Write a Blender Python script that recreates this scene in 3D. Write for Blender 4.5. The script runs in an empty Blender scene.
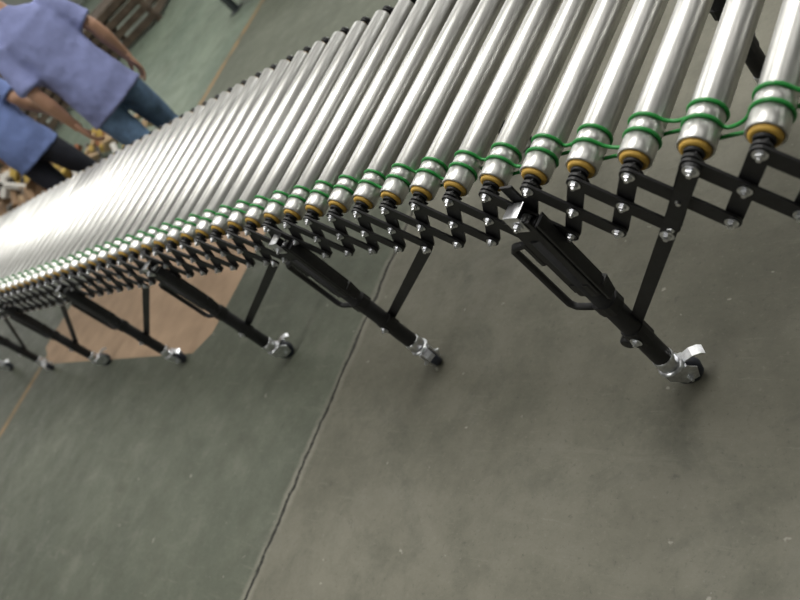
import bpy, math, random
from mathutils import Vector, Matrix
random.seed(4)
H=1.5
V=Vector
scene=bpy.context.scene
try:
    scene.view_settings.view_transform='Standard'
    scene.view_settings.look='None'
except Exception: pass

# ------------------------------------------------------------ materials
def new_mat(name):
    m=bpy.data.materials.new(name); m.use_nodes=True
    nt=m.node_tree; b=nt.nodes['Principled BSDF']
    return m,nt,b
def simple(name,col,rough=.5,metal=0.,noise=0.,scale=20.,spec=None,bump=0.):
    m,nt,b=new_mat(name)
    b.inputs['Base Color'].default_value=(*col,1)
    b.inputs['Roughness'].default_value=rough
    b.inputs['Metallic'].default_value=metal
    if spec is not None: b.inputs['Specular IOR Level'].default_value=spec
    if noise>0 or bump>0:
        tc=nt.nodes.new('ShaderNodeTexCoord'); n=nt.nodes.new('ShaderNodeTexNoise')
        n.inputs['Scale'].default_value=scale; n.inputs['Detail'].default_value=6
        nt.links.new(tc.outputs['Object'],n.inputs['Vector'])
        if noise>0:
            r=nt.nodes.new('ShaderNodeValToRGB')
            r.color_ramp.elements[0].position=.35; r.color_ramp.elements[1].position=.65
            r.color_ramp.elements[0].color=(*[c*(1-noise) for c in col],1)
            r.color_ramp.elements[1].color=(*[min(1,c*(1+noise)) for c in col],1)
            nt.links.new(n.outputs['Fac'],r.inputs['Fac']); nt.links.new(r.outputs['Color'],b.inputs['Base Color'])
        if bump>0:
            bp=nt.nodes.new('ShaderNodeBump'); bp.inputs['Strength'].default_value=bump; bp.inputs['Distance'].default_value=.01
            nt.links.new(n.outputs['Fac'],bp.inputs['Height']); nt.links.new(bp.outputs['Normal'],b.inputs['Normal'])
    return m

def steel_mat():
    m,nt,b=new_mat('galvanised_steel')
    b.inputs['Metallic'].default_value=.92
    tc=nt.nodes.new('ShaderNodeTexCoord')
    mp=nt.nodes.new('ShaderNodeMapping'); mp.inputs['Scale'].default_value=(70,3.5,70)
    n=nt.nodes.new('ShaderNodeTexNoise'); n.inputs['Scale'].default_value=1.; n.inputs['Detail'].default_value=8; n.inputs['Roughness'].default_value=.7
    nt.links.new(tc.outputs['Object'],mp.inputs['Vector']); nt.links.new(mp.outputs['Vector'],n.inputs['Vector'])
    r=nt.nodes.new('ShaderNodeValToRGB'); e=r.color_ramp.elements
    e[0].position=.38; e[0].color=(.46,.46,.445,1); e[1].position=.62; e[1].color=(.70,.70,.68,1)
    nt.links.new(n.outputs['Fac'],r.inputs['Fac']); nt.links.new(r.outputs['Color'],b.inputs['Base Color'])
    mr=nt.nodes.new('ShaderNodeMapRange'); mr.inputs['From Min'].default_value=.35; mr.inputs['From Max'].default_value=.65
    mr.inputs['To Min'].default_value=.44; mr.inputs['To Max'].default_value=.33
    nt.links.new(n.outputs['Fac'],mr.inputs['Value']); nt.links.new(mr.outputs['Result'],b.inputs['Roughness'])
    return m
M={}
M['steel']=steel_mat()
M['black']=simple('black_powder_coat',(.010,.010,.012),.55,0,.3,60)
M['zinc']=simple('zinc_plate',(.70,.71,.74),.3,1.,.15,80)
M['yellow']=simple('yellow_bearing_cup',(.60,.37,.07),.6,0,.1,50)
M['green']=simple('green_belt',(.018,.25,.045),.4)
M['rubber']=simple('caster_rubber',(.03,.035,.055),.5)
M['blue']=simple('blue_brake_pad',(.02,.12,.35),.4)

# ------------------------------------------------------------ mesh builder
class MB:
    def __init__(s): s.v=[];s.f=[];s.m=[];s.mats=[];s.sm=[]
    def mi(s,name):
        if name not in s.mats: s.mats.append(name)
        return s.mats.index(name)
    def loft(s,rings,mat,caps=True,closed=False,smooth=True):
        mi=s.mi(mat); b=len(s.v); n=len(rings[0]); k=len(rings)
        for r in rings: s.v+= [tuple(p) for p in r]
        for i in range(k if closed else k-1):
            i2=(i+1)%k
            for j in range(n):
                j2=(j+1)%n
                s.f.append((b+i*n+j,b+i*n+j2,b+i2*n+j2,b+i2*n+j)); s.m.append(mi); s.sm.append(smooth)
        if caps and not closed:
            s.f.append(tuple(b+j for j in range(n))[::-1]); s.m.append(mi); s.sm.append(False)
            s.f.append(tuple(b+(k-1)*n+j for j in range(n))); s.m.append(mi); s.sm.append(False)
    def lathe(s,p,ax,prof,mat,seg=24,caps=True,smooth=True):
        ax=ax.normalized(); a=ax.orthogonal().normalized(); c=ax.cross(a)
        rings=[[p+ax*t+(a*math.cos(2*math.pi*j/seg)+c*math.sin(2*math.pi*j/seg))*r for j in range(seg)] for t,r in prof]
        s.loft(rings,mat,caps,smooth=smooth)
    def cyl(s,p0,p1,r,mat,seg=12,r1=None,smooth=True):
        d=p1-p0; s.lathe(p0,d,[(0,r),(d.length,r if r1 is None else r1)],mat,seg,smooth=smooth)
    def rbox(s,p0,p1,side,w,h,mat,rad=.004,smooth=False):
        d=(p1-p0).normalized(); side=(side-d*side.dot(d)).normalized(); o=d.cross(side)
        rad=min(rad,w*.49,h*.49); pts=[]
        for cx,cy,a0 in ((1,1,0),(-1,1,90),(-1,-1,180),(1,-1,270)):
            for a in (0,45,90):
                t=math.radians(a0+a)
                pts.append(((w/2-rad)*cx+rad*math.cos(t),(h/2-rad)*cy+rad*math.sin(t)))
        s.loft([[p+side*x+o*y for x,y in pts] for p in (p0,p1)],mat,smooth=smooth)
    def bar(s,A,B,nrm,w,th,mat):
        d=(B-A).normalized(); nrm=(nrm-d*nrm.dot(d)).normalized(); sd=nrm.cross(d); pts=[]
        for k in range(9):
            t=math.radians(-90+k*22.5); pts.append(B+d*math.cos(t)*w/2+sd*math.sin(t)*w/2)
        for k in range(9):
            t=math.radians(90+k*22.5); pts.append(A+d*math.cos(t)*w/2+sd*math.sin(t)*w/2)
        s.loft([[p-nrm*th/2 for p in pts],[p+nrm*th/2 for p in pts]],mat,smooth=False)
    def tube(s,path,r,mat,seg=8,closed=False,ref=None):
        rings=[];n=len(path)
        for i,p in enumerate(path):
            if closed: t=path[(i+1)%n]-path[i-1]
            else: t=path[min(i+1,n-1)]-path[max(i-1,0)]
            t.normalize()
            a=ref if ref else (V((0,0,1)) if abs(t.z)<.9 else V((1,0,0)))
            a=(a-t*a.dot(t)).normalized(); c=t.cross(a)
            rings.append([p+(a*math.cos(2*math.pi*j/seg)+c*math.sin(2*math.pi*j/seg))*r for j in range(seg)])
        s.loft(rings,mat,closed=closed)
    def bolt(s,p,ax,r=.0085,washer=True,h=.007):
        ax=ax.normalized()
        if washer: s.lathe(p,ax,[(0,r*1.5),(.0015,r*1.5)],'zinc',14,smooth=False)
        s.lathe(p,ax,[(.001,r),(h*.8,r),(h,r*.8)],'zinc',6,smooth=False)
        s.lathe(p,ax,[(h*.5,r*.5),(h+.004,r*.5)],'zinc',8,smooth=False)
    def obj(s,name,parent=None,mods=None):
        me=bpy.data.meshes.new(name); me.from_pydata(s.v,[],s.f)
        for m in s.mats: me.materials.append(M[m])
        for i,p in enumerate(me.polygons): p.material_index=s.m[i]; p.use_smooth=s.sm[i]
        me.update(); o=bpy.data.objects.new(name,me); scene.collection.objects.link(o)
        if parent: o.parent=parent
        return o
def empty(name,loc=(0,0,0)):
    e=bpy.data.objects.new(name,None); e.empty_display_size=.1; e.location=loc
    scene.collection.objects.link(e); return e

# ------------------------------------------------------------ conveyor path
ZR=H*(1-.527)
def yN(f): return .640-.112*math.exp(-((f-.1)/.9)**2)
def P(f,z=ZR): return V((-f*H,yN(f)*H,z))
def frame(f):
    a=P(f-.01);b=P(f+.01); t=(b-a).normalized(); n=V((t.y,-t.x,0)); return t,n
pitch=.0694*H
fs=[];f=.308-2*.0694
while f<5.3:
    fs.append(f); t,n=frame(f)
    f+=pitch/H*abs(t.x)
L=.752; R=.0285
conv=empty('roller_conveyor')
rol=MB(); belt=MB(); cup=MB()
G=[.040,.070]
for i,f in enumerate(fs):
    p=P(f); t,n=frame(f)
    prof=[(.004,R-.006),(.001,R-.004),(0,R-.0015),(.002,R),]
    for g in G:
        prof+=[(g-.006,R),(g-.003,R-.003),(g+.003,R-.003),(g+.006,R)]
    prof+=[(L-.002,R),(L,R-.0015),(L-.001,R-.004),(L-.004,R-.006)]
    rol.lathe(p,n,prof,'steel',28)
    for s0,dr in ((0,-1),(L,1)):
        q=p+n*s0; a=n*dr
        cup.lathe(q-a*.006,a,[(0,R-.005),(.009,R-.005),(.012,R-.009)],'yellow',24)
        cup.lathe(q+a*.005,a,[(0,.0165),(.007,.015)],'black',16)
        cup.cyl(q+a*.01,q+a*.034,.006,'zinc',10)
def bez(p0,p1,p2,p3,n):
    o=[]
    for k in range(1,n):
        t=k/n; o.append(p0*(1-t)**3+p1*3*t*(1-t)**2+p2*3*t*t*(1-t)+p3*t**3)
    return o
for i in range(len(fs)-1):
    pa=P(fs[i]);pb=P(fs[i+1]); n=(frame(fs[i])[1]+frame(fs[i+1])[1]).normalized()
    g=G[i%2]; a=pa+n*g; b=pb+n*g; d=(b-a).normalized(); up=V((0,0,1)); r=R+.0003; path=[]
    dot=lambda c,th: c+d*math.cos(math.radians(th))*r+up*math.sin(math.radians(th))*r
    tan=lambda th: (-d*math.sin(math.radians(th))+up*math.cos(math.radians(th)))
    e1=random.uniform(150,185); e2=random.uniform(0,30); s1=random.uniform(-108,-98)
    for k in range(19): path.append(dot(b,s1+(e1-s1)*k/18))
    p0=path[-1]; p3=dot(a,e2); path+=bez(p0,p0+tan(e1)*.018,p3-tan(e2)*.018,p3,8)
    for k in range(19): path.append(dot(a,e2+(280-e2)*k/18))
    p0=path[-1]; p3=dot(b,s1); path+=bez(p0,p0+tan(280)*.018,p3-tan(s1)*.018,p3,8)
    belt.tube(path,.0033,'green',8,closed=True,ref=n)
rol.obj('steel_rollers',conv); cup.obj('bearing_cups',conv); belt.obj('green_drive_belts',conv)

# ------------------------------------------------------------ scissor lattice
VD=.070
def lattice(side):
    mb=MB()
    def pv(i,row,off):
        i0=int(math.floor(i)); fr=i-i0
        def q(k):
            k=max(0,min(len(fs)-1,k)); t,n=frame(fs[k]); base=P(fs[k])
            return base+(n*(-off) if side<0 else n*(L+off))
        p=q(i0).lerp(q(min(i0+1,len(fs)-1)),fr); return p-V((0,0,VD*row))
    N=len(fs)
    for i in range(N):
        t,n=frame(fs[i]); out=n*side
        mb.rbox(pv(i,-.12,.014),pv(i,.28,.014),t,.022,.004,'black',.002)
        mb.bolt(pv(i,0,.033),out,.0074)
        mb.cyl(pv(i,0,.01),pv(i,0,.034),.0055,'zinc',8)
        mb.cyl(pv(i,2,.012),pv(i,2,.034),.0055,'zinc',8)
        mb.bolt(pv(i,2,.033),out,.0074)
        if i<N-1:
            mb.bar(pv(i,0,.021),pv(i+1,2,.021),out,.030,.005,'black')
            mb.bar(pv(i+1,0,.030),pv(i,2,.030),out,.030,.005,'black')
            mb.cyl(pv(i+.5,1,.015),pv(i+.5,1,.034),.0055,'zinc',8)
            mb.bolt(pv(i+.5,1,.033),out,.0074)
    return mb,pv
# ------------------------------------------------------------ legs
legsf=[.622,1.203,1.78,2.40,3.03,3.66,4.29,4.92]
def legs(side,mb):
    for k,f in enumerate(legsf):
        t,n=frame(f); out=n*side
        base=P(f,0)+(n*L if side>0 else V((0,0,0)))+out*.040
        Z=lambda z,dt=0,do=0: base+V((0,0,z))+t*dt+out*do
        zt=.655; zb=.415
        mb.rbox(Z(zb,0,.018),Z(zt,0,.018),t,.06,.004,'black',.001)
        mb.rbox(Z(zb,.029),Z(zt,.029),t,.004,.038,'black',.001)
        mb.rbox(Z(zb,-.029),Z(zt-.02,-.029),t,.004,.038,'black',.001)
        mb.rbox(Z(zb-.01),Z(zb+.03),t,.064,.044,'black',.012)
        mb.rbox(Z(zb+.10),Z(zt-.02,0,-.002),t,.048,.034,'black',.01)
        mb.lathe(Z(.092),V((0,0,1)),[(0,.0225),(.003,.0235),(zt-.15,.0235)],'black',20)
        mb.rbox(Z(zb-.02,-.042,.008),Z(zt-.01,-.042,.008),t,.008,.026,'black',.002)
        mb.rbox(Z(zb-.035,-.030,.0),Z(zb+.02,-.044,.0),t,.010,.026,'black',.002)
        mb.rbox(Z(zt-.022,.0,.022),Z(zt+.020,.0,.022),t,.036,.003,'zinc',.001)
        mb.rbox(Z(zt+.020,0,.023),Z(zt+.020,0,-.012),t,.036,.003,'zinc',.001)
        mb.bolt(Z(zt-.006,.0,.024),out,.008)
        mb.rbox(Z(zt-.01,0,-.020),Z(ZR+.005,0,-.020),t,.03,.005,'black',.002)
        mb.cyl(Z(zt-.012,0,-.03),Z(zt-.012,0,.022),.006,'zinc',8)
        zh0,zh1=.345,.575; pr=.085
        path=[Z(zh1,.03,.01),Z(zh1,.05,.01),Z(zh1-.003,pr-.012,.012),Z(zh1-.015,pr,.012),Z(zh0+.015,pr,.012),Z(zh0+.003,pr-.012,.012),Z(zh0,.05,.01),Z(zh0,.02,.008)]
        mb.tube(path,.0085,'black',8,ref=out)
        mb.rbox(Z(zh1+.012,.038,.01),Z(zh1-.06,.038,.01),t,.014,.02,'black',.003)
        mb.rbox(Z(.33),Z(.36),t,.054,.052,'black',.018)
        if k==0:
            A=P(f-.248)+(n*L if side>0 else V((0,0,0)))+frame(f-.248)[1]*side*.039; B=Z(.165,.062,-.010)
        else:
            db=.345 if k==1 else .47
            fb=f-db
            A=P(fb,ZR-2*VD)+(frame(fb)[1]*L if side>0 else V((0,0,0)))+frame(fb)[1]*side*.038; B=Z(.225,0,-.027)
        mb.bar(A,B,out,.028,.006,'black')
        if k==0:
            mb.bolt(A.lerp(B,.28)+out*.003,out)
            mb.lathe(B-out*.012,out,[(0,.014),(.004,.018),(.02,.018),(.024,.014)],'black',16)
            mb.rbox(Z(.20),Z(.25),t,.05,.05,'black',.018)
            mb.bolt(Z(.225,-.006,.025),out,.009)
        else:
            mb.rbox(Z(.205),Z(.245),t,.05,.05,'black',.018)
            mb.bolt(Z(.225,0,.025),out,.009)
        mb.bolt(A+out*.003,out)
        ang=[.6,-.5,.9,.2,1.1,-.3,.5,.1][k]+(1.2 if side>0 else 0)
        c=math.cos(ang);sn=math.sin(ang); a=V((c,sn,0)); b=V((-sn,c,0)); up=V((0,0,1))
        mb.lathe(Z(.082),up,[(0,.022),(.004,.0255),(.034,.0255),(.038,.0235)],'zinc',18)
        mb.lathe(Z(.072),up,[(0,.027),(.004,.031),(.009,.031),(.012,.024)],'zinc',20)
        wc=Z(.0335)+a*.020; r=.033
        for sg in (-1,1):
            q=b*sg*.0205
            pts=[Z(.074)+a*(-.022),Z(.074)+a*.030,Z(.054)+a*.046,wc+a*.016-up*.012,wc-a*.014-up*.012,Z(.055)-a*.022]
            mb.loft([[p+q-b*.0013 for p in pts],[p+q+b*.0013 for p in pts]],'zinc',smooth=False)
        mb.rbox(Z(.073)-a*.022,Z(.073)+a*.03,b,.044,.003,'zinc',.001)
        mb.lathe(wc-b*.015,b,[(0,r-.011),(.001,r-.003),(.005,r),(.025,r),(.029,r-.003),(.03,r-.011)],'rubber',28)
        mb.lathe(wc-b*.0165,b,[(0,.012),(.033,.012)],'zinc',14)
        mb.bolt(wc+b*.022,b,.007); mb.bolt(wc-b*.022,-b,.007)
        ptsb=[Z(.078)+a*.03,Z(.083)+a*.052,Z(.078)+a*.070,Z(.070)+a*.078]
        rings=[[p+b*.013+up*.0015,p-b*.013+up*.0015,p-b*.013-up*.0015,p+b*.013-up*.0015] for p in ptsb]
        mb.loft(rings,'blue' if side>0 else 'zinc',smooth=False)
for side,nm in ((-1,'front'),(1,'rear')):
    mb,pv=lattice(side); mb.obj('scissor_links_'+nm,conv)
    mb=MB(); legs(side,mb); mb.obj('legs_and_casters_'+nm,conv)

# ------------------------------------------------------------ floor
def floor_mat():
    m,nt,b=new_mat('stained_concrete')
    N=nt.nodes.new; Lk=nt.links.new
    tc=N('ShaderNodeTexCoord'); sx=N('ShaderNodeSeparateXYZ'); Lk(tc.outputs['Object'],sx.inputs[0])
    def noise(sc,det=6,rough=.6,vec=None,dist=0):
        n=N('ShaderNodeTexNoise'); n.inputs['Scale'].default_value=sc;n.inputs['Detail'].default_value=det;n.inputs['Roughness'].default_value=rough
        n.inputs['Distortion'].default_value=dist
        Lk(vec or tc.outputs['Object'],n.inputs['Vector']); return n.outputs['Fac']
    def math_(op,a,b_=None,c=None):
        n=N('ShaderNodeMath'); n.operation=op
        for i,x in enumerate((a,b_,c)):
            if x is None: continue
            if isinstance(x,(int,float)): n.inputs[i].default_value=x
            else: Lk(x,n.inputs[i])
        return n.outputs[0]
    def mr(v,a,b_,c=0,d=1):
        n=N('ShaderNodeMapRange'); n.inputs['From Min'].default_value=a;n.inputs['From Max'].default_value=b_;n.inputs['To Min'].default_value=c;n.inputs['To Max'].default_value=d
        Lk(v,n.inputs['Value']); return n.outputs['Result']
    def mix(f,a,b_):
        n=N('ShaderNodeMix'); n.data_type='RGBA'
        if isinstance(f,(int,float)): n.inputs['Factor'].default_value=f
        else: Lk(f,n.inputs['Factor'])
        for k,x in (('A',a),('B',b_)):
            s=[i for i in n.inputs if i.name==k and i.type=='RGBA'][0]
            if isinstance(x,tuple): s.default_value=(*x,1)
            else: Lk(x,s)
        return [o for o in n.outputs if o.type=='RGBA'][0]
    n1=noise(1.3,8,.6); n2=noise(6,10,.72); n3=noise(70,4,.7); n4=noise(2.6,9,.7,None,.6)
    wob=math_('MULTIPLY',math_('SUBTRACT',noise(9,6,.7),.5),.05)
    X=math_('ADD',sx.outputs['X'],wob)
    right=mix(mr(n1,.38,.62),(.130,.126,.097),(.180,.174,.138))
    left=mix(mr(n1,.38,.62),(.092,.103,.078),(.128,.140,.107))
    lane=mix(mr(n1,.38,.62),(.13,.17,.13),(.19,.235,.18))
    fR=mr(X,-1.515*H-.02,-1.515*H+.02)
    base=mix(fR,left,right)
    fL=math_('MULTIPLY',mr(X,-3.9*H,-3.84*H,1,0),mr(sx.outputs['Y'],3.0,3.2))
    base=mix(fL,base,lane)
    base=mix(mr(n2,.46,.66,0,.4),base,(.082,.085,.066))
    base=mix(mr(n4,.52,.68,0,.42),base,(.060,.064,.050))
    base=mix(mr(n2,.46,.34,0,.25),base,(.20,.195,.16))
    base=mix(mr(n3,.58,.75,0,.3),base,(.28,.27,.23))
    base=mix(mr(n3,.42,.28,0,.4),base,(.05,.05,.04))
    for rot,sc_,lo,hi,am in ((.9,(1,9,1),.58,.68,.22),(-.5,(2,26,1),.60,.68,.3),(1.9,(2,30,1),.62,.69,.28)):
        mp=N('ShaderNodeMapping'); mp.inputs['Rotation'].default_value=(0,0,rot); mp.inputs['Scale'].default_value=sc_; Lk(tc.outputs['Object'],mp.inputs['Vector'])
        sc=noise(1.7,9,.75,mp.outputs['Vector'])
        base=mix(mr(sc,lo,hi,0,am),base,(.25,.245,.20))
    n5=noise(22,3,.5)
    base=mix(mr(n5,.71,.745,0,.6),base,(.38,.37,.32))
    n6=noise(17,5,.6)
    base=mix(mr(n6,.32,.27,0,.35),base,(.045,.046,.038))
    # joint crack
    dist=math_('ABSOLUTE',math_('SUBTRACT',X,-1.51*H))
    cr=math_('SUBTRACT',1,mr(dist,.004,.012))
    edge=math_('SUBTRACT',1,mr(dist,.012,.038)); edge=math_('MULTIPLY',edge,mr(n2,.42,.55,.15,.7))
    base=mix(edge,base,(.27,.26,.215))
    base=mix(math_('MULTIPLY',cr,mr(n3,.3,.5,.6,1)),base,(.018,.018,.015))
    # worn orange line
    dy=math_('ABSOLUTE',math_('SUBTRACT',sx.outputs['X'],-3.84*H))
    ye=math_('MULTIPLY',math_('SUBTRACT',1,mr(dy,.035,.042)),mr(n2,.60,.42,.2,.8))
    base=mix(ye,base,(.33,.19,.07))
    Lk(base,b.inputs['Base Color'])
    Lk(mr(n2,.35,.65,.45,.65),b.inputs['Roughness'])
    b.inputs['Specular IOR Level'].default_value=.3
    bp=N('ShaderNodeBump'); bp.inputs['Strength'].default_value=.25; bp.inputs['Distance'].default_value=.004
    h=math_('SUBTRACT',math_('ADD',n2,math_('MULTIPLY',n3,.3)),math_('MULTIPLY',cr,1.5))
    Lk(h,bp.inputs['Height']); Lk(bp.outputs['Normal'],b.inputs['Normal'])
    return m
M['floor']=floor_mat()
M['wall']=simple('painted_wall',(.42,.44,.42),.8,0,.12,2)
M['ceil']=simple('ceiling_sheet',(.36,.36,.35),.7,0,.1,1)
def plane(name,pts,mat):
    me=bpy.data.meshes.new(name); me.from_pydata(pts,[],[tuple(range(len(pts)))]); me.materials.append(M[mat])
    o=bpy.data.objects.new(name,me); scene.collection.objects.link(o); return o
X0,X1,Y0,Y1,ZC=-22,9,-9,15,6.5
plane('floor',[(X0,Y0,0),(X1,Y0,0),(X1,Y1,0),(X0,Y1,0)],'floor')
plane('ceiling',[(X0,Y0,ZC),(X0,Y1,ZC),(X1,Y1,ZC),(X1,Y0,ZC)],'ceil')
plane('wall_back',[(X0,Y1,0),(X1,Y1,0),(X1,Y1,ZC),(X0,Y1,ZC)],'wall')
plane('wall_front',[(X0,Y0,0),(X0,Y0,ZC),(X1,Y0,ZC),(X1,Y0,0)],'wall')
plane('wall_left',[(X0,Y0,0),(X0,Y1,0),(X0,Y1,ZC),(X0,Y0,ZC)],'wall')
plane('wall_right',[(X1,Y0,0),(X1,Y0,ZC),(X1,Y1,ZC),(X1,Y1,0)],'wall')

def glow(name,col,s):
    m,nt,b=new_mat(name); b.inputs['Emission Color'].default_value=(*col,1); b.inputs['Emission Strength'].default_value=s
    b.inputs['Base Color'].default_value=(.8,.8,.8,1); return m
M['pane']=glow('daylight_pane',(1,.98,.93),1.5)
M['frame']=simple('window_frame_paint',(.3,.32,.32),.5)
wi=0
def window(c,u,w,h,nrm):
    global wi; wi+=1
    mb=MB(); up=V((0,0,1)); c=V(c)
    mb.loft([[c-u*w/2-up*h/2+nrm*d,c+u*w/2-up*h/2+nrm*d,c+u*w/2+up*h/2+nrm*d,c-u*w/2+up*h/2+nrm*d] for d in (.02,.03)],'pane',smooth=False)
    for k in range(5):
        x=-w/2+w*k/4; mb.rbox(c+u*x-up*h/2+nrm*.05,c+u*x+up*h/2+nrm*.05,u,.07,.06,'frame')
    for k in range(3):
        z=-h/2+h*k/2; mb.rbox(c-u*w/2+up*z+nrm*.05,c+u*w/2+up*z+nrm*.05,up,.07,.06,'frame')
    mb.obj('window_%d'%wi)
for x in (-17,-11,-5,1): window((x,Y1,3.6),V((1,0,0)),4,2.6,V((0,-1,0)))
for y in (-2,5,11): window((X0,y,3.6),V((0,1,0)),4,2.6,V((1,0,0)))

# ------------------------------------------------------------ cardboard sheet under the conveyor
M['card']=simple('brown_cardboard',(.43,.30,.20),.8,0,.1,6,bump=.1)
mb=MB()
a,b_,c,d=-2.28*H,-3.95*H,.635*H,1.22*H
corner=[(a,d),(a-.02,c+.12),(a-.12,c+.01),(b_+.3,c+.0),(b_,c+.14),(b_,d)]
mb.loft([[V((x,y,z)) for x,y in corner] for z in (.0001,.0004)],'card',smooth=False)
mb.obj('cardboard_sheet')

# ------------------------------------------------------------ background clutter
M['box']=simple('box_cardboard',(.24,.155,.09),.8,0,.15,5)
M['wood']=simple('raw_wood',(.09,.065,.045),.75,0,.3,9)
M['s1']=simple('scrap_tan',(.42,.30,.18),.8,0,.2,9); M['s2']=simple('scrap_grey',(.22,.22,.21),.8,0,.2,9)
M['s3']=simple('scrap_rust',(.28,.11,.05),.8,0,.2,9); M['s4']=simple('scrap_white',(.60,.58,.54),.7,0,.1,9); M['s5']=simple('scrap_dark',(.04,.035,.03),.8,0,.2,9)
M['s6']=simple('scrap_yellow',(.50,.36,.09),.8,0,.2,9)
def wooden_crate(loc,w,dp,h,rot):
    mb=MB(); rm=Matrix.Rotation(rot,3,'Z'); T=lambda x,y,z: V(loc)+rm@V((x,y,z)); ex=rm@V((1,0,0)); ey=rm@V((0,1,0))
    for x in (-1,1):
        for y in (-1,1): mb.rbox(T(x*(w/2-.04),y*(dp/2-.04),0),T(x*(w/2-.04),y*(dp/2-.04),h),ex,.07,.07,'wood')
    z=.1
    while z<h:
        for y in (-1,1): mb.rbox(T(-w/2,y*dp/2,z),T(w/2,y*dp/2,z),V((0,0,1)),.1,.02,'wood')
        for x in (-1,1): mb.rbox(T(x*w/2,-dp/2,z),T(x*w/2,dp/2,z),V((0,0,1)),.1,.02,'wood')
        z+=.14
    for j in range(int(dp/.13)): mb.rbox(T(-w/2,-dp/2+.08+j*.13,h+.01),T(w/2,-dp/2+.08+j*.13,h+.01),ey,.11,.02,'wood')
    mb.obj('wooden_crate')
wooden_crate((-10.4,6.4,0),1.4,1.0,.55,.4); wooden_crate((-12.3,5.0,0),1.3,1.1,1.0,.1)
def box_part(mb,loc,w,dp,h,rot):
    rm=Matrix.Rotation(rot,3,'Z'); T=lambda x,y,z: V(loc)+rm@V((x,y,z)); th=.006; ex=rm@V((1,0,0)); ey=rm@V((0,1,0))
    for sg in (1,-1):
        p1=T(sg*w/2,0,h); mb.rbox(T(sg*w/2,0,0),p1,ey,dp,th,'box',.001); mb.rbox(p1,T(sg*(w/2+w*.22),0,h+w*.1),ey,dp,th,'box',.001)
        p1=T(0,sg*dp/2,h); mb.rbox(T(0,sg*dp/2,0),p1,ex,w,th,'box',.001); mb.rbox(p1,T(0,sg*(dp/2+dp*.25),h-.04),ex,w,th,'box',.001)
    mb.rbox(T(0,0,.001),T(0,0,.008),ex,w,dp,'box',.001)
mb=MB()
for l,w,dp,h,r in (((-8.6,2.9,0),.6,.5,.35,.3),((-9.4,3.4,0),.7,.5,.5,1.0),((-9.9,2.6,0),.6,.6,.5,.1)): box_part(mb,l,w,dp,h,r)
for k in range(420):
    x=random.gauss(-8.7,.8); y=random.gauss(2.95,.42); hh=max(.03,.55*math.exp(-((x+8.9)/1.1)**2-((y-2.95)/.6)**2))
    if y<2.15: continue
    z=random.uniform(.04,1)*hh; s=random.uniform(.04,.13)
    dr=V((random.uniform(-1,1),random.uniform(-1,1),random.uniform(-.5,.5))).normalized()
    p=V((x,y,max(z,s*.6)))
    mb.rbox(p-dr*s,p+dr*s*.9,dr.orthogonal(),s*random.uniform(.5,1.4),s*random.uniform(.15,.8),random.choice(['s1','s1','s2','s3','s4','s5','box','s6','s6']),s*.12)
mb.obj('packaging_scrap_pile')
M['grey']=simple('grey_paint',(.05,.06,.065),.5); M['top']=simple('bench_top',(.35,.33,.29),.6,0,.1,8)
mb=MB(); bx,by=-5.55,5.15
for x in (-.8,.8):
    for y in (-.4,.4):
        mb.rbox(V((bx+x,by+y,.01)),V((bx+x,by+y,.78)),V((1,0,0)),.06,.06,'grey')
        mb.rbox(V((bx+x,by+y,0)),V((bx+x,by+y,.012)),V((1,0,0)),.12,.12,'grey')
    mb.rbox(V((bx+x,by-.4,.2)),V((bx+x,by+.4,.2)),V((0,0,1)),.05,.04,'grey')
for y in (-.4,.4): mb.rbox(V((bx-.8,by+y,.2)),V((bx+.8,by+y,.2)),V((0,0,1)),.05,.04,'grey')
mb.rbox(V((bx,by,.22)),V((bx,by,.24)),V((1,0,0)),1.6,.8,'top'); mb.rbox(V((bx,by,.78)),V((bx,by,.83)),V((1,0,0)),1.8,1.0,'top')
mb.obj('workbench')

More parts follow.
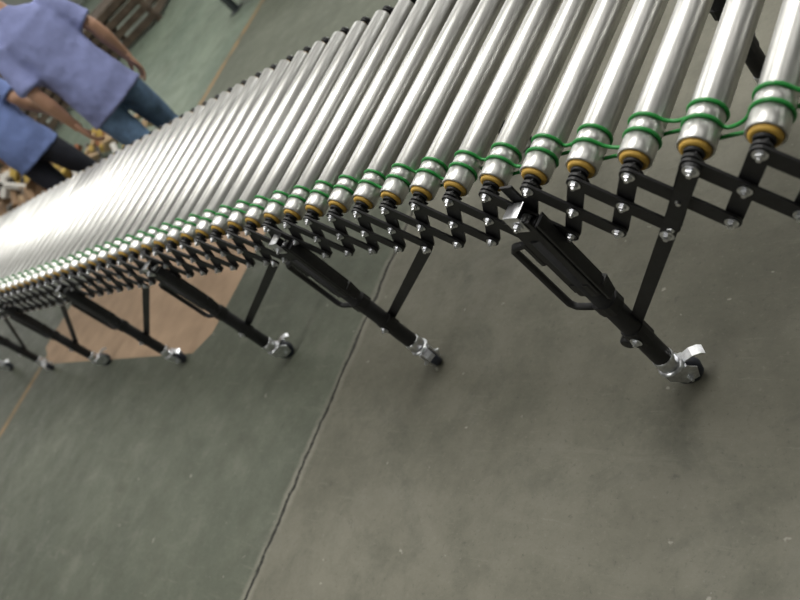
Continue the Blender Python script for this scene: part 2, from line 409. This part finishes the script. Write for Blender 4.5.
# ------------------------------------------------------------ people
M['skin']=simple('skin',(.42,.24,.16),.55,0,.06,10)
M['hair']=simple('black_hair',(.012,.010,.009),.5,0,.2,80,bump=.6)
M['shirt']=simple('lavender_blue_shirt',(.22,.25,.47),.9,0,.18,5,bump=.6)
M['shirt2']=simple('mid_blue_shirt',(.15,.21,.44),.9,0,.18,5,bump=.6)
M['jeans']=simple('blue_jeans',(.10,.17,.28),.9,0,.3,12,bump=.3)
M['darkpants']=simple('dark_trousers',(.012,.014,.024),.85)
M['shoe']=simple('black_shoe',(.02,.02,.02),.5)
M['eye']=simple('eye_white',(.7,.7,.68),.3); M['iris']=simple('dark_iris',(.02,.012,.008),.2); M['lip']=simple('lips',(.32,.12,.10),.5)
def worker(loc,yaw,sh,tr,lean,elb,armo):
    root=empty('factory_worker',loc); root.rotation_euler=(0,0,yaw)
    piv=V((0,0,.92))
    def B(p):
        p=V(p)
        if p.z>.92: w=min(1,(p.z-.92)/.2); return piv+Matrix.Rotation(-lean*w,3,'X')@(p-piv)
        return p
    def limb(mb,pts,mat,bend=True,seg=20):
        P_=[B(p[0]) if bend else V(p[0]) for p in pts]; rings=[]
        for i,(p,rx,ry) in enumerate(pts):
            t=(P_[min(i+1,len(P_)-1)]-P_[max(i-1,0)]).normalized(); a=V((1,0,0)); a=(a-t*a.dot(t)).normalized(); c=t.cross(a)
            rings.append([P_[i]+a*math.cos(2*math.pi*j/seg)*rx+c*math.sin(2*math.pi*j/seg)*ry for j in range(seg)])
        mb.loft(rings,mat)
    def fin(mb,name,vox,sm=6):
        o=mb.obj(name,root)
        r=o.modifiers.new('Remesh','REMESH'); r.mode='VOXEL'; r.voxel_size=vox; r.use_smooth_shade=True
        s=o.modifiers.new('Smooth','SMOOTH'); s.factor=.6; s.iterations=sm
        return o
    arm={}
    for s in (-1,1):
        S=V((s*.175,0,1.395)); E=V((s*(.235+armo),-.03,1.11)); 
        W=E+V((s*.0,math.sin(elb[s>0])*.25,-math.cos(elb[s>0])*.25)); arm[s]=(S,E,W)
    mb=MB()
    limb(mb,[((0,.0,1.2),.12,.08),((0,0,1.36),.13,.08),((0,-.005,1.42),.10,.06),((0,0,1.46),.055,.055),((0,.012,1.54),.052,.055),((0,.02,1.60),.05,.055)],'skin')
    for s in (-1,1):
        S,E,W=arm[s]
        limb(mb,[(V((s*.08,0,1.36)),.05,.05),(S,.055,.055),(S.lerp(E,.5),.047,.047),(E,.038,.042),(E.lerp(W,.3),.042,.040),(E.lerp(W,.75),.031,.028),(W,.027,.022),(W.lerp(E,-.08),.028,.02)],'skin')
    fin(mb,'body',.010,5)
    mb=MB()
    limb(mb,[((0,.0,.775),.200,.150),((0,.005,.83),.192,.142),((0,0,.92),.182,.135),((0,0,1.04),.174,.130),((0,0,1.16),.182,.132),((0,0,1.28),.197,.134),((0,0,1.36),.19,.12),((0,-.005,1.415),.13,.085),((0,0,1.45),.075,.066)],sh)
    for s in (-1,1):
        S,E,W=arm[s]
        limb(mb,[(V((s*.08,0,1.34)),.07,.08),(S+V((-s*.01,0,-.01)),.07,.072),(S.lerp(E,.4),.066,.068),(S.lerp(E,.86),.070,.074)],sh)
    limb(mb,[((0,-.002,1.44),.072,.07),((0,.006,1.475),.066,.066)],sh)
    o=fin(mb,'shirt',.011,4)
    tx=bpy.data.textures.new('cloth_folds','CLOUDS'); tx.noise_scale=.13
    dm=o.modifiers.new('Folds','DISPLACE'); dm.texture=tx; dm.strength=.024; dm.mid_level=.5; dm.texture_coords='LOCAL'
    mb=MB()
    limb(mb,[((0,0,.80),.165,.12),((0,0,.90),.162,.118),((0,0,.97),.15,.11)],tr)
    for s in (-1,1):
        st=.08*s
        limb(mb,[((s*.085,0,.90),.085,.1),((s*.092,0,.78),.092,.105),((s*.098,st*.4+.01,.6),.078,.085),((s*.1,st*.8+.015,.47),.065,.07),((s*.105,st-.01,.3),.062,.066),((s*.11,st*1.1-.01,.10),.058,.066),((s*.11,st*1.1-.008,.055),.06,.07)],tr,False)
    o=fin(mb,'trousers',.011,5)
    dm=o.modifiers.new('Folds','DISPLACE'); dm.texture=tx; dm.strength=.018; dm.mid_level=.5; dm.texture_coords='LOCAL'
    mb=MB()
    for s in (-1,1):
        y0=.088*s-.01; x=s*.11; rings=[]
        for dy,w,h in ((-.085,.02,.05),(-.07,.034,.07),(-.02,.038,.085),(.04,.040,.07),(.10,.047,.05),(.16,.042,.04),(.19,.022,.028)):
            rings.append([V((x+math.cos(2*math.pi*j/16)*w, y0+dy, max(0,h/2+math.sin(2*math.pi*j/16)*h/2))) for j in range(16)])
        mb.loft(rings,'shoe')
    mb.obj('shoes',root)
    for s in (-1,1):
        S,E,W=[B(q) for q in arm[s]]; d=(W-E).normalized(); sd=V((0,1,0)); sd=(sd-d*sd.dot(d)).normalized()
        pn=d.cross(sd)*(1 if (d.cross(sd)).x*s<0 else -1)
        mb=MB()
        def tb(pts,mat='skin'):
            rr=[]
            for i,(p,r) in enumerate(pts):
                t=(pts[min(i+1,len(pts)-1)][0]-pts[max(i-1,0)][0]).normalized(); a=(sd-t*sd.dot(t)).normalized(); c=t.cross(a)
                rr.append([p+(a*math.cos(2*math.pi*j/10)+c*math.sin(2*math.pi*j/10))*r for j in range(10)])
            mb.loft(rr,mat)
        rings=[]
        for t,w,h in ((-.02,.026,.02),(.01,.03,.019),(.045,.040,.017),(.085,.042,.014),(.098,.038,.010)):
            rings.append([W+d*t+sd*math.cos(2*math.pi*j/16)*w+pn*math.sin(2*math.pi*j/16)*h for j in range(16)])
        mb.loft(rings,'skin')
        for k,(o_,ln) in enumerate(((.031,.072),(.0105,.082),(-.0105,.076),(-.031,.060))):
            b0=W+d*.085+sd*o_; c1=b0+d*ln*.5+pn*.008; c2=c1+d*ln*.3+pn*.016; c3=c2+d*ln*.16+pn*.018
            tb([(b0-d*.02,.009),(b0,.0092),(c1,.0085),(c2,.0078),(c3,.006)])
        b0=W+d*.02+sd*.022; c1=b0+d*.03+sd*.026+pn*.01; c2=c1+d*.032+sd*.008+pn*.012; c3=c2+d*.02+pn*.006
        tb([(b0,.014),(c1,.0115),(c2,.010),(c3,.007)])
        fin(mb,'hand_right' if s>0 else 'hand_left',.0042,3)
    hc=B((0,.035,1.62)); hr=Matrix.Rotation(-lean-.25,3,'X')
    mb=MB(); rings=[]; n=28
    for i in range(1,24):
        th=math.pi*i/24; z=math.cos(th)*.118; r=math.sin(th)
        ring=[]
        for j in range(n):
            ph=2*math.pi*j/n; x=math.cos(ph)*.076*r; y=math.sin(ph)*.096*r
            if z<-.02: 
                k=(-z-.02)/.1; x*=1-.28*k; y=y*(1-.12*k) if y>0 else y*(1-.45*k)
            if y>0:
                fx=math.exp(-(x/.014)**2)
                y+=fx*.022*math.exp(-((z+.022)/.020)**2)+fx*.008*math.exp(-((z-.0)/.02)**2)
                for ex in (-.031,.031): y-=.010*math.exp(-((x-ex)/.016)**2-((z-.004)/.011)**2)
                y+=.006*math.exp(-(x/.05)**2-((z-.026)/.010)**2)
                y+=.006*math.exp(-(x/.022)**2-((z+.060)/.008)**2)+.009*math.exp(-(x/.022)**2-((z+.10)/.014)**2)
            ring.append(hc+hr@V((x,y,z)))
        rings.append(ring)
    mb.loft(rings,'skin')
    for s in (-1,1):
        mb.lathe(hc+hr@V((s*.030,.066,.003)),hr@V((0,1,0)),[(0,.012),(.006,.0125),(.012,.010),(.016,.005)],'eye',14)
        mb.lathe(hc+hr@V((s*.030,.079,.003)),hr@V((0,1,0)),[(0,.0055),(.004,.004)],'iris',12)
        ear=[hc+hr@V((s*.078,-.005+.016*math.cos(2*math.pi*k/12),-.008+.029*math.sin(2*math.pi*k/12))) for k in range(12)]
        mb.tube(ear,.006,'skin',8,closed=True,ref=hr@V((1,0,0)))
        mb.lathe(hc+hr@V((s*.068,-.004,-.008)),hr@V((s,0,0)),[(0,.02),(.008,.014)],'skin',12)
        mb.tube([hc+hr@V((s*(.017+.006*k),.092-.0025*k*k*.6,.024+.003*math.sin(k))) for k in range(5)],.003,'hair',6)
    for dz,rr in ((.0,.0045),(-.007,.0055)):
        mb.tube([hc+hr@V((-.024+.006*k,.0875+.004-.0006*(k-4)**2,-.058+dz)) for k in range(9)],rr,'lip',8)
    mb.obj('head',root)
    mb=MB(); rings=[]
    for i in range(0,15):
        ring=[]
        for j in range(n):
            ph=2*math.pi*j/n; back=.5-.5*math.sin(ph)
            thm=math.radians(58)+math.radians(62)*back; th=max(.03,thm*i/14)
            r=math.sin(th); z=math.cos(th)*.128; k=max(0,(-z-.02)/.1)
            ring.append(hc+hr@V((math.cos(ph)*.084*r,math.sin(ph)*.104*r*(1-.3*k)-.003,z)))
        rings.append(ring)
    mb.loft(rings,'hair'); mb.obj('hair',root)
    return root
yaw1=math.atan2(2.4,-4.5)-math.pi/2
worker((-4.26,2.16,0),yaw1+.15,'shirt','jeans',.10,(.25,.35),.01)
worker((-5.60,2.15,0),yaw1-.35,'shirt2','darkpants',.18,(.5,.7),.0)

# ------------------------------------------------------------ lights
def area(name,loc,rot,sx_,sy,e,col=(1,1,1)):
    l=bpy.data.lights.new(name,'AREA'); l.shape='RECTANGLE'; l.size=sx_; l.size_y=sy; l.energy=e; l.color=col
    o=bpy.data.objects.new(name,l); o.location=loc; o.rotation_euler=rot; scene.collection.objects.link(o); return o
for k,(x,y,e) in enumerate(((-1.2,3.6,400),(-6.5,4.2,240),(-13,4,150),(-3.8,-3.5,150),(3.5,3,60))):
    area('skylight_lamp',(x,y,6.3),(0,0,0),1.8,5,e,(1,.98,.93))
area('window_daylight',(-5,Y1-.2,3.6),(math.radians(-90),0,0),22,2.6,450,(1,.985,.95))
area('window_daylight',(X0+.2,5,3.6),(0,math.radians(-90),0),2.6,16,150,(1,.985,.95))
w=bpy.data.worlds.new('World'); scene.world=w; w.use_nodes=True
w.node_tree.nodes['Background'].inputs[0].default_value=(.6,.65,.7,1); w.node_tree.nodes['Background'].inputs[1].default_value=.3

# ------------------------------------------------------------ camera
cam=bpy.data.cameras.new('camera'); co=bpy.data.objects.new('camera',cam); scene.collection.objects.link(co)
r=V((.6601,.3505,-.6643)); u=V((.0802,.8466,.5262)); r.normalize(); u=(u-r*u.dot(r)).normalized(); b=r.cross(u)
co.matrix_world=Matrix(((r.x,u.x,b.x,0),(r.y,u.y,b.y,0),(r.z,u.z,b.z,H),(0,0,0,1)))
cam.sensor_width=36; cam.lens=792/800*36; cam.clip_start=.02
cam.dof.use_dof=True; cam.dof.focus_distance=1.65; cam.dof.aperture_fstop=3.2
scene.camera=co
